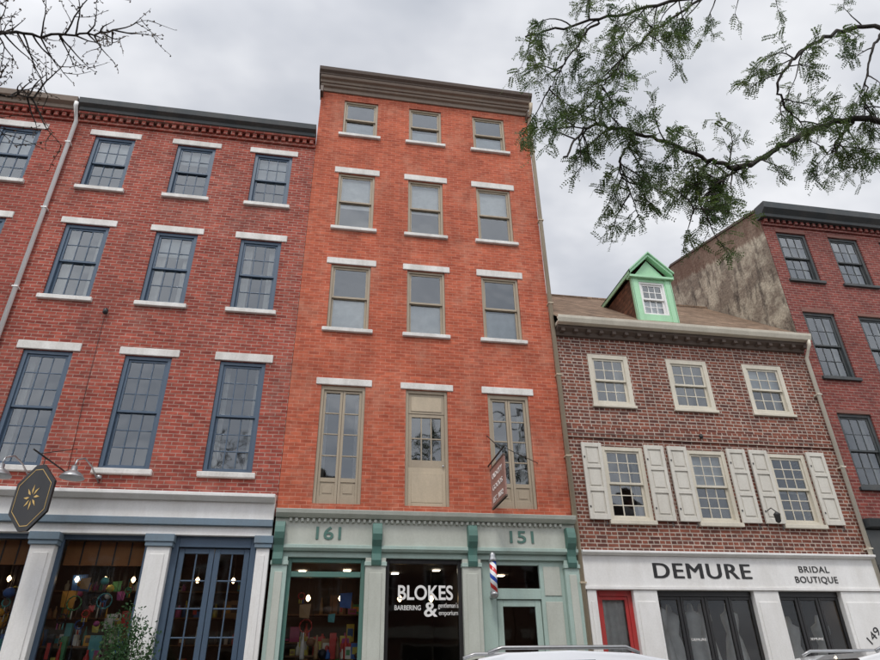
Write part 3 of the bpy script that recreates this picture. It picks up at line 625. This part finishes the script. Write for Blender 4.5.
c = MB(); c.box(X0 + .01, X1, D - .05, D + .03, 12.30, 12.37, 'brickR'); x = X0 + .05
while x < X1 - .1: c.box(x, x + .09, D - .1, D + .03, 12.37, 12.48, 'brickR'); x += .18
c.prism([(D + .05, 12.481), (D - .18, 12.481), (D - .2, 12.56), (D - .34, 12.66), (D - .36, 12.84), (D + .05, 12.88)], X0 - .06, X1, 'dkcor'); c.obj('cornice', rt, .006)
s = MB(); g = MB()
s.prism([(D + .05, 4.3), (D - .2, 4.34), (D - .26, 4.5), (D + .05, 4.54)], X0 + .03, X1, 'dkcor'); s.box(X0 + .03, X1, D - .08, D + .04, 3.6, 4.3, 'dkcor')
for a, b in ((11.05, 11.4), (13.6, 13.9), (17.6, 18)): s.box(a, b, D - .1, D + .06, .14, 3.598, 'dkcor')
shopwin(s, g, 11.4, 13.6, D, .7, 3.598, 'dkcor', nx=2); shopwin(s, g, 13.9, 17.6, D, .7, 3.598, 'dkcor', nx=3)
s.obj('storefront', rt, .006); g.obj('storefront_glass', rt, recalc=False); w = MB(); shoproom(w, 11.05, 17.9, D, .14, 3.7, 3, 'room', 2); w.obj('shop_interior', rt, recalc=False)

# ------------------------------------------------------------ opposite side of the street
for i, (xa, xb, h) in enumerate(((-15, -8.2, 9.4), (-8.1, -1.6, 8.2), (-1.5, 5.2, 9.8), (5.3, 12, 8.6), (12.1, 18, 9.6))):
    ro = root('brick_rowhouse'); ro.rotation_euler = (0, 0, math.pi); y = 5.0
    n = 3; wd = (xb - xa) / n; cols = [(xa + wd * (j + .5) - .45, xa + wd * (j + .5) + .45) for j in range(n)]
    rows = [(4.5, 6.2), (7.1, h - .9)] if h > 9 else [(4.5, 6.3)]
    w = MB(); wall(w, xa, xb, .1, h, sash_list(cols, rows) + [(xa + .5, xb - 1.8, .7, 3.2)], y, 'brickO'); shell(w, xa, xb, y, y + 9, h, 'brickO'); interior(w, xa, xb, y, .2, h - .1); w.obj('brick_walls', ro, recalc=False)
    w = MB(); g = MB(); t = MB()
    for (c, d) in rows:
        for (a, b) in cols: window(w, g, a, b, c, d, y, 'white', (2, 2), (2, 2)); lintel(t, a, b, d, .15, y); sill(t, a, b, c, .1, y)
    shopwin(w, g, xa + .5, xb - 1.8, y + .02, .71, 3.19, 'cream', nx=3); t.box(xa + .2, xb - .2, y - .12, y + .02, 3.4, 3.8, 'cream')
    t.prism([(y + .1, h - .3), (y - .1, h - .3), (y - .3, h - .05), (y - .3, h + .05), (y + .1, h + .08)], xa, xb, 'brown')
    w.obj('windows', ro); g.obj('window_glass', ro, recalc=False); t.obj('trim_and_cornice', ro)

# ------------------------------------------------------------ ground
m, nt, b = newmat('asphalt'); co = objco(nt); n1 = noise(nt, co, 90, 3); n2 = noise(nt, co, .6, 4)
c = mixc(nt, ramp(nt, n1, [(.35, 0), (.7, 1)]), (.035, .035, .037), (.075, .073, .07)); c = mixc(nt, .5, c, ramp(nt, n2, [(.3, .7), (.7, 1.2)]), 'MULTIPLY')
nt.links.new(c, b.inputs['Base Color']); b.inputs['Roughness'].default_value = .85; M['asphalt'] = m
M['walk'] = paint('concrete_pavement', (.34, .32, .29), .9, .3, (.15, .14, .12), .5); M['curb'] = paint('granite_kerb', (.36, .35, .34), .85, .3)
M['line'] = paint('road_marking', (.7, .7, .68), .7, .3); M['soil'] = plain('ground_soil', (.12, .11, .09), .95)
q = MB(); q.poly([(-600, -600, -.02), (600, -600, -.02), (600, 600, -.02), (-600, 600, -.02)], 'soil'); q.obj('ground', None, recalc=False)
q = MB(); q.poly([(-80, .2, 0), (80, .2, 0), (80, 9.2, 0), (-80, 9.2, 0)], 'asphalt'); q.obj('road', None, recalc=False)
q = MB()
for y in (2.5, 6.9): q.box(-60, 60, y, y + .1, .001, .005, 'line')
for i in range(-10, 11): q.box(i * 5.6 - .05, i * 5.6 + .05, 7.0, 8.9, .001, .005, 'line')
q.obj('road_markings')
for ya, yb, yc, yd in ((9.36, 24, 9.2, 9.357), (-14, .04, .043, .2)):
    q = MB(); q.box(-80, 80, ya, yb, -.01, .14, 'walk'); q.obj('pavement'); q = MB(); q.box(-80, 80, yc, yd, -.01, .145, 'curb'); q.obj('kerb', None, .015)

# ------------------------------------------------------------ cars
def suv(name, loc, col, flip=False, hz=1.0):
    rt = root(name, loc); k = 'paint_' + name + str(col[0])
    if flip: rt.rotation_euler = (0, 0, math.pi)
    rt.scale = (1, 1, hz)
    m, nt, b = newmat('car_paint'); b.inputs['Base Color'].default_value = (*col, 1); b.inputs['Metallic'].default_value = .3; b.inputs['Roughness'].default_value = .3; b.inputs['Coat Weight'].default_value = 1; M[k] = m
    if 'cglass' not in M:
        m, nt, b = newmat('car_glass'); b.inputs['Base Color'].default_value = (.012, .014, .016, 1); b.inputs['Roughness'].default_value = .04; M['cglass'] = m
        M['tyre'] = plain('tyre_rubber', (.02, .02, .02), .9); M['lamp'] = plain('lamp_lens', (.6, .6, .62), .1); M['lampr'] = plain('tail_lens', (.35, .01, .01), .1)
    def hw(x, z):
        h = .93 if z < 1.15 else .93 - (z - 1.15) / .62 * .21
        if z < .5: h -= .04
        e = max(0, abs(x) - 1.7); return h - e * e * .35
    def arch(cx):
        return [(cx + .40 * math.cos(t), .36 + .40 * math.sin(t)) for t in [math.pi * i / 8 for i in range(9)]]
    top = [(-2.26, .38), (-2.32, .6), (-2.28, .92), (-2.12, 1.04), (-1.6, 1.12), (-1.05, 1.18), (-.72, 1.44), (-.32, 1.72), (.0, 1.77), (.7, 1.79), (1.4, 1.76), (1.82, 1.69), (2.02, 1.42), (2.2, 1.12), (2.28, .9), (2.28, .5), (2.2, .36)]
    bot = arch(1.42) + arch(-1.42); prof = top + [(1.84, .34)] + bot + [(-1.84, .34)]
    q = MB(); n = len(prof)
    for sgn in (-1, 1):
        for (x, z) in prof: q.v.append((x, sgn * hw(x, z), z))
    for i in range(n):
        j = (i + 1) % n; kk = k
        if i in (5, 6) or i in (11, 12): kk = 'cglass'
        q.face([i, j, n + j, n + i], kk)
    q.face(list(range(n))[::-1], k); q.face(list(range(n, 2 * n)), k); q.obj('body', rt, .035, seg=3)
    q = MB()
    for sgn in (-1, 1):
        for pts in ([(-.92, 1.2), (-.38, 1.62), (.02, 1.68), (.05, 1.2)], [(.12, 1.2), (.1, 1.69), (.95, 1.70), (1.0, 1.2)], [(1.07, 1.2), (1.05, 1.69), (1.6, 1.64), (1.85, 1.25)]):
            q.poly([(x, sgn * (hw(x, z) + .006), z) for x, z in pts], 'cglass')
        q.tube([(-.2, sgn * .66, 1.77), (-.05, sgn * .67, 1.815), (1.35, sgn * .67, 1.815), (1.5, sgn * .66, 1.76)], .02, 'metal', 8)
        q.box(-.85, -.68, sgn * .95, sgn * 1.12, 1.15, 1.32, k); q.box(-2.3, -2.14, sgn * .5, sgn * .84, .78, .93, 'lamp'); q.box(2.16, 2.295, sgn * .62, sgn * .84, .85, 1.15, 'lampr')
        for x in (-.1, .95): q.box(x - .1, x + .1, sgn * .93, sgn * .955, 1.0, 1.03, 'metal')
        for cx in (-1.42, 1.42):
            for r0, r1, ya, yb, kk in ((.34, .34, .70, .91, 'tyre'), (.22, .20, .90, .925, 'metal')):
                b0 = len(q.v)
                for (rr, yy) in ((r0, ya), (r1, yb)):
                    for j in range(24): th = j / 24 * 2 * math.pi; q.v.append((cx + rr * math.cos(th), sgn * yy, .34 + rr * math.sin(th)))
                for j in range(24): q.face([b0 + j, b0 + (j + 1) % 24, b0 + 24 + (j + 1) % 24, b0 + 24 + j], kk)
                q.face([b0 + j for j in range(24)], kk); q.face([b0 + 24 + j for j in range(24)], kk)
    q.box(-2.335, -2.27, -.45, .45, .62, .8, 'black'); q.obj('windows_wheels_and_trim', rt)
suv('parked_car', (2.0, 8.05, .0), (.72, .73, .75), hz=1.06); suv('parked_car', (7.95, 8.05, .0), (.8, .8, .79), True, 1.06)

# ------------------------------------------------------------ gooseneck lamps + hanging sign
def goose(x):
    rp = root('gooseneck_lamp'); q = MB()
    q.lathe((x, D - .06, 4.86), [(.05, 0), (.05, .05)], 'metal', 12)
    q.tube([(x, D, 4.8), (x - .1, D - .25, 5.02), (x - .15, D - .5, 5.08), (x - .18, D - .72, 4.98), (x - .18, D - .76, 4.86)], .014, 'metal', 8)
    q.lathe((x - .18, D - .76, 4.66), [(.19, 0), (.185, .02), (.12, .09), (.05, .13), (.045, .2)], 'metal', 20); q.obj('lamp', rp)
goose(-3.95); goose(-5.05)
rp = root('hanging_sign'); q = MB(); cx, cy, cz = -4.55, D - .95, 4.28
q.tube([(cx + .1, D, 4.92), (cx, cy - .45, 4.92)], .014, 'iron', 8); q.tube([(cx + .1, D, 5.4), (cx, cy - .2, 4.93)], .008, 'iron', 6); q.tube([(cx + .02, cy, 4.92), (cx + .02, cy, 4.75)], .008, 'iron', 5); q.obj('bracket', rp)
q = MB(); ang = math.radians(25); ca, sa = math.cos(ang), math.sin(ang)
o8 = [(-.36, -.24), (-.08, -.52), (.08, -.52), (.36, -.24), (.36, .24), (.08, .52), (-.08, .52), (-.36, .24)]
def plate(q, prof, t0, t1, k):
    n = len(q.v); c = len(prof)
    for t in (t0, t1):
        for a, z in prof: q.v.append((cx + a * ca + t * sa, cy - a * sa + t * ca, cz + z))
    for i in range(c): j = (i + 1) % c; q.face([n + i, n + j, n + c + j, n + c + i], k)
    q.face([n + i for i in range(c)], k); q.face([n + c + i for i in range(c)], k)
plate(q, o8, -.02, .02, 'black')
def ring(sc_, w_, t0, t1):
    for i in range(8):
        a = o8[i]; b_ = o8[(i + 1) % 8]; plate(q, [(a[0] * sc_, a[1] * sc_), (b_[0] * sc_, b_[1] * sc_), (b_[0] * (sc_ - w_), b_[1] * (sc_ - w_)), (a[0] * (sc_ - w_), a[1] * (sc_ - w_))], t0, t1, 'gold')
ring(.86, .02, -.024, -.0205)
for i in range(8):
    th = i / 8 * 6.283; plate(q, [(.04 * math.cos(th), .05 * math.sin(th)), (.09 * math.cos(th + .25), .12 * math.sin(th + .25)), (.15 * math.cos(th), .2 * math.sin(th)), (.08 * math.cos(th - .1), .11 * math.sin(th - .1))], -.025, -.0205, 'gold')
q.obj('sign_board', rp)

# ------------------------------------------------------------ vegetation
def leafmat(name, c1, c2):
    m, nt, b = newmat(name); co = objco(nt); n = noise(nt, co, 2.5, 3); n2 = noise(nt, co, 25, 1)
    c = mixc(nt, ramp(nt, n, [(.35, 0), (.65, 1)]), c1, c2); c = mixc(nt, .6, c, ramp(nt, n2, [(.3, .5), (.7, 1.25)]), 'MULTIPLY')
    nt.links.new(c, b.inputs['Base Color']); b.inputs['Roughness'].default_value = .6
    tl = N(nt, 'ShaderNodeBsdfTranslucent'); nt.links.new(c, tl.inputs[0]); mx = N(nt, 'ShaderNodeMixShader'); mx.inputs[0].default_value = .4
    out = [n for n in nt.nodes if n.type == 'OUTPUT_MATERIAL'][0]
    nt.links.new(b.outputs[0], mx.inputs[1]); nt.links.new(tl.outputs[0], mx.inputs[2]); nt.links.new(mx.outputs[0], out.inputs[0]); return m
M['leaf'] = leafmat('locust_leaf', (.05, .10, .025), (.12, .17, .045)); M['leaf2'] = leafmat('shrub_leaf', (.03, .09, .03), (.07, .14, .045))
M['bud'] = plain('bud_scale', (.10, .06, .035), .9)
m, nt, b = newmat('bark'); co = objco(nt); n1 = noise(nt, mapv(nt, co, (1, 1, .25)), 14, 4, .7)
nt.links.new(mixc(nt, ramp(nt, n1, [(.35, 0), (.65, 1)]), (.018, .015, .013), (.06, .05, .042)), b.inputs['Base Color']); b.inputs['Roughness'].default_value = .95
bp = N(nt, 'ShaderNodeBump'); bp.inputs['Strength'].default_value = .8; bp.inputs['Distance'].default_value = .02; nt.links.new(n1, bp.inputs['Height']); nt.links.new(bp.outputs[0], b.inputs['Normal']); M['bark'] = m
def crom(P_, n=6):
    P_ = [Vector(p) for p in P_]; P_ = [P_[0]] + P_ + [P_[-1]]; out = []
    for i in range(1, len(P_) - 2):
        for j in range(n):
            t = j / n; a, b, c, d = P_[i - 1:i + 3]
            out.append(.5 * ((2 * b) + (c - a) * t + (2 * a - 5 * b + 4 * c - d) * t * t + (3 * b - a - 3 * c + d) * t ** 3))
    out.append(P_[-2]); return out
def rv(): return Vector((R.gauss(0, 1), R.gauss(0, 1), R.gauss(0, 1))).normalized()
def compound(L, p, d, ln, k):
    d = (d + Vector((0, 0, -.35))).normalized(); side = d.cross(rv()).normalized(); up = side.cross(d)
    n = R.randint(6, 9)
    for i in range(n):
        c = p + d * ln * (i + .5) / n + Vector((0, 0, -.25 * ln * (i / n) ** 2)); sz = R.uniform(.026, .044) * (1 - .4 * abs(i / n - .4))
        for sg in (-1, 1):
            e = (side * sg + d * .4 + up * R.uniform(-.3, .3)).normalized(); wv = d * sz * .27
            L.poly([c, c + e * sz * .5 + wv, c + e * sz, c + e * sz * .5 - wv], k)
def grow(B, L, p, d, ln, r, lvl, leafy, droop, k='leaf'):
    n = max(4, int(ln / .07)); pts = [p.copy()]; dd = d.copy(); q = p.copy()
    for i in range(n):
        dd = (dd + rv() * .20 + Vector((0, 0, -droop)) * .12).normalized(); q = q + dd * ln / n; pts.append(q.copy())
        if lvl > 0 and i > 0 and R.random() < .5:
            s = (dd.cross(rv()).normalized() * .9 + dd * .7).normalized(); grow(B, L, q, s, ln * R.uniform(.35, .6), r * .5, lvl - 1, leafy, droop, k)
        if lvl == 0 or i > n * .4:
            if leafy:
                for _ in range(R.choice((1, 2, 2, 3))): compound(L, q, (dd * .5 + rv() * .8).normalized(), R.uniform(.10, .18), k)
            elif R.random() < .9:
                for _ in range(2): s = rv(); w_ = .014; L.poly([q, q + s * w_ + dd * .01, q + s * w_ * 2.1, q + s * w_ - dd * .01], 'bud')
    B.tube(pts, [max(.0025, r * (1 - .75 * i / n)) for i in range(n + 1)], 'bark', 5 if r < .01 else 7)
def tree(name, trunk, limbs, leafy, dens, sub=.8):
    rt = root(name); B = MB(); L = MB(); B.tube(crom(trunk, 5), [(.17 - .09 * i / (5 * (len(trunk) - 1))) for i in range(5 * (len(trunk) - 1) + 1)], 'bark', 14)
    for li, (pts, r0, start, ld) in enumerate(limbs):
        c = crom(pts, 10); n = len(c); c = [p + rv() * .025 for p in c]
        B.tube(c, [r0 * (1 - .86 * (i / n) ** .8) + .003 for i in range(n)], 'bark', 9)
        for i in range(int(n * start), n):
            for _ in range(3):
                if R.random() < dens * ld:
                    t = (c[min(i + 1, n - 1)] - c[max(i - 1, 0)]).normalized(); s = (t.cross(rv()).normalized() + t * .5 + Vector((0, 0, -.1))).normalized()
                    grow(B, L, c[i], s, R.uniform(.3, 1) * sub, .010, 1, leafy, .75 if leafy else -.2)
    B.obj('trunk_and_branches', rt, recalc=False); L.obj('foliage' if leafy else 'buds', rt, recalc=False)
tree('honey_locust_tree', [(6.9, 2.2, 0), (6.85, 2.25, 1.5), (6.9, 2.3, 3), (6.95, 2.5, 4.6)], [
    ([(6.95, 2.5, 4.4), (7.5, 3.8, 6.6), (6.5, 5.0, 8.0), (5.4, 5.1, 7.5), (4.6, 5.0, 6.9), (4.1, 5.1, 7.1), (3.4, 5.2, 7.5), (2.75, 5.1, 7.35), (2.3, 4.9, 6.6)], .05, .42, .34),
    ([(6.95, 2.5, 4.5), (7.3, 3.6, 7.2), (7.0, 4.5, 9.3), (5.9, 4.6, 8.9), (5.2, 4.7, 8.1), (5.5, 4.9, 7.7)], .045, .45, .36),
    ([(6.95, 2.5, 4.6), (7.0, 3.2, 7.5), (6.4, 4.1, 9.8), (4.4, 4.5, 9.4), (2.9, 4.6, 8.7), (1.95, 4.7, 8.3)], .045, .5, .38),
    ([(6.5, 5.0, 8.0), (6.3, 5.1, 7.8), (6.1, 5.2, 7.5)], .02, .2, .4),
    ([(4.6, 5.0, 6.9), (4.35, 5.1, 6.75), (3.95, 5.2, 6.35)], .016, .1, .5),
    ([(3.4, 5.2, 7.5), (3.2, 5.3, 7.0), (3.3, 5.4, 6.7)], .016, .2, .4),
    ([(4.4, 4.5, 9.4), (3.6, 4.7, 8.7), (3.0, 4.9, 8.0), (2.9, 5.0, 7.6)], .016, .25, .36),
    ([(2.9, 4.6, 8.7), (2.5, 4.8, 8.2), (2.3, 5.0, 7.8)], .014, .2, .32),
    ([(7.0, 4.5, 9.3), (6.6, 4.6, 8.6), (6.5, 4.8, 8.0)], .02, .3, .42)], True, .5, .72)
tree('bare_tree', [(-5.6, 2.0, 0), (-5.6, 2.05, 1.8), (-5.5, 2.2, 3.6), (-5.4, 2.5, 5)], [
    ([(-5.4, 2.5, 4.8), (-5.0, 3.8, 6.2), (-4.0, 4.8, 7.3), (-3.2, 5.0, 7.6), (-2.6, 5.0, 7.8)], .03, .5, .6),
    ([(-5.4, 2.5, 5), (-4.9, 3.9, 7.0), (-3.9, 4.6, 8.0), (-3.0, 4.7, 8.3)], .025, .5, .6),
    ([(-5.4, 2.5, 4.9), (-4.8, 4.2, 6.2), (-3.9, 5.2, 6.9), (-3.3, 5.3, 7.0)], .022, .5, .5)], False, .55, .7)
rp = root('potted_shrub'); q = MB(); px, py = -2.78, D - .75
q.lathe((px, py, .14), [(.20, 0), (.22, .03), (.28, .42), (.31, .46), (.31, .5), (.27, .5)], 'brown', 20); q.obj('planter', rp)
B = MB(); L = MB()
for i in range(50):
    th = R.uniform(0, 6.28); r_ = R.uniform(.05, .42); tip = Vector((px + r_ * math.cos(th), py + r_ * math.sin(th), R.uniform(1.6, 2.75) - r_ * .8)); b0 = Vector((px + R.uniform(-.08, .08), py + R.uniform(-.08, .08), .62))
    md = (b0 + tip) / 2 + Vector((r_ * .3 * math.cos(th), r_ * .3 * math.sin(th), .1)); pts = crom([b0, md, tip], 6); B.tube(pts, [.009 - .0005 * j for j in range(len(pts))], 'bark', 5)
    for j, p in enumerate(pts[2:]):
        for _ in range(16):
            c = p + rv() * R.uniform(.02, .16); a = rv(); b2 = a.cross(rv()).normalized(); s_ = R.uniform(.02, .035); L.poly([c, c + a * s_ + b2 * s_ * .5, c + a * s_ * 2, c + a * s_ - b2 * s_ * .5], 'leaf2')
B.obj('stems', rp, recalc=False); L.obj('foliage', rp, recalc=False)

# ------------------------------------------------------------ world, sun, camera
SUN_EL, SUN_AZ = math.radians(59), math.radians(200)   # azimuth clockwise from +Y
wd = bpy.data.worlds.new('World'); sc.world = wd; wd.use_nodes = True; nt = wd.node_tree
bg = nt.nodes['Background']; bg.inputs['Strength'].default_value = .1
sky = N(nt, 'ShaderNodeTexSky', sky_type='NISHITA'); sky.sun_disc = False; sky.sun_elevation = SUN_EL; sky.sun_rotation = SUN_AZ
tc = N(nt, 'ShaderNodeTexCoord').outputs['Generated']; sp = N(nt, 'ShaderNodeSeparateXYZ'); nt.links.new(tc, sp.inputs[0])
zz = mathn(nt, 'ADD', mathn(nt, 'MAXIMUM', sp.outputs[2], 0), .3)
cb = N(nt, 'ShaderNodeCombineXYZ'); nt.links.new(mathn(nt, 'DIVIDE', sp.outputs[0], zz), cb.inputs[0]); nt.links.new(mathn(nt, 'DIVIDE', sp.outputs[1], zz), cb.inputs[1])
n1 = noise(nt, mapv(nt, cb.outputs[0], (1, 1.5, 1), (3.1, .4, 0)), 1.5, 5, .5); n2 = noise(nt, mapv(nt, cb.outputs[0], (1, 1.3, 1), (7, 2, 0)), 4, 4, .55)
nn = mathn(nt, 'ADD', mathn(nt, 'MULTIPLY', n1, .7), mathn(nt, 'MULTIPLY', n2, .3))
cl = ramp(nt, nn, [(.38, (.46, .49, .55)), (.49, (.62, .64, .69)), (.60, (.84, .85, .88))])
sd = Vector((math.sin(SUN_AZ) * math.cos(SUN_EL), math.cos(SUN_AZ) * math.cos(SUN_EL), math.sin(SUN_EL)))
# the cloud deck glows around the veiled sun, which stands behind the viewer
gd = Vector((math.sin(SUN_AZ) * math.cos(.7), math.cos(SUN_AZ) * math.cos(.7), math.sin(.7)))
dt = N(nt, 'ShaderNodeVectorMath', operation='DOT_PRODUCT'); nt.links.new(tc, dt.inputs[0]); dt.inputs[1].default_value = gd
gl = mathn(nt, 'MULTIPLY_ADD', mathn(nt, 'POWER', mathn(nt, 'MAXIMUM', dt.outputs['Value'], 0), 1.5), 14.0, 11.0)
sc_ = N(nt, 'ShaderNodeVectorMath', operation='SCALE'); nt.links.new(cl, sc_.inputs[0]); nt.links.new(gl, sc_.inputs['Scale'])
fin = mixc(nt, .94, sky.outputs[0], sc_.outputs[0]); nt.links.new(fin, bg.inputs['Color'])
ld = bpy.data.lights.new('sun', 'SUN'); ld.energy = 1.5; ld.angle = math.radians(12); ld.color = (1, .96, .9); lo = bpy.data.objects.new('sun', ld); COL.objects.link(lo)
lo.rotation_euler = (-sd).to_track_quat('-Z', 'Y').to_euler(); lo.location = sd * 50

T = math.radians(29.2); S = math.radians(10.3)
f = Vector((math.sin(S) * math.cos(T), math.cos(S) * math.cos(T), math.sin(T))); r0 = Vector((math.cos(S), -math.sin(S), 0)); u0 = r0.cross(f)
rr = (r0 - .01742 * u0).normalized(); uu = (u0 + .01742 * r0).normalized()
cam = bpy.data.cameras.new('camera'); cam.lens = 26.3; cam.sensor_width = 36; cam.clip_end = 2000; cam.clip_start = .05
co_ = bpy.data.objects.new('camera', cam); COL.objects.link(co_)
mt = Matrix((rr, uu, -f)).transposed().to_4x4(); mt.translation = (0, 0, 1.55); co_.matrix_world = mt; sc.camera = co_
sc.view_settings.view_transform = 'Standard'; sc.view_settings.look = 'None'; sc.view_settings.exposure = 0
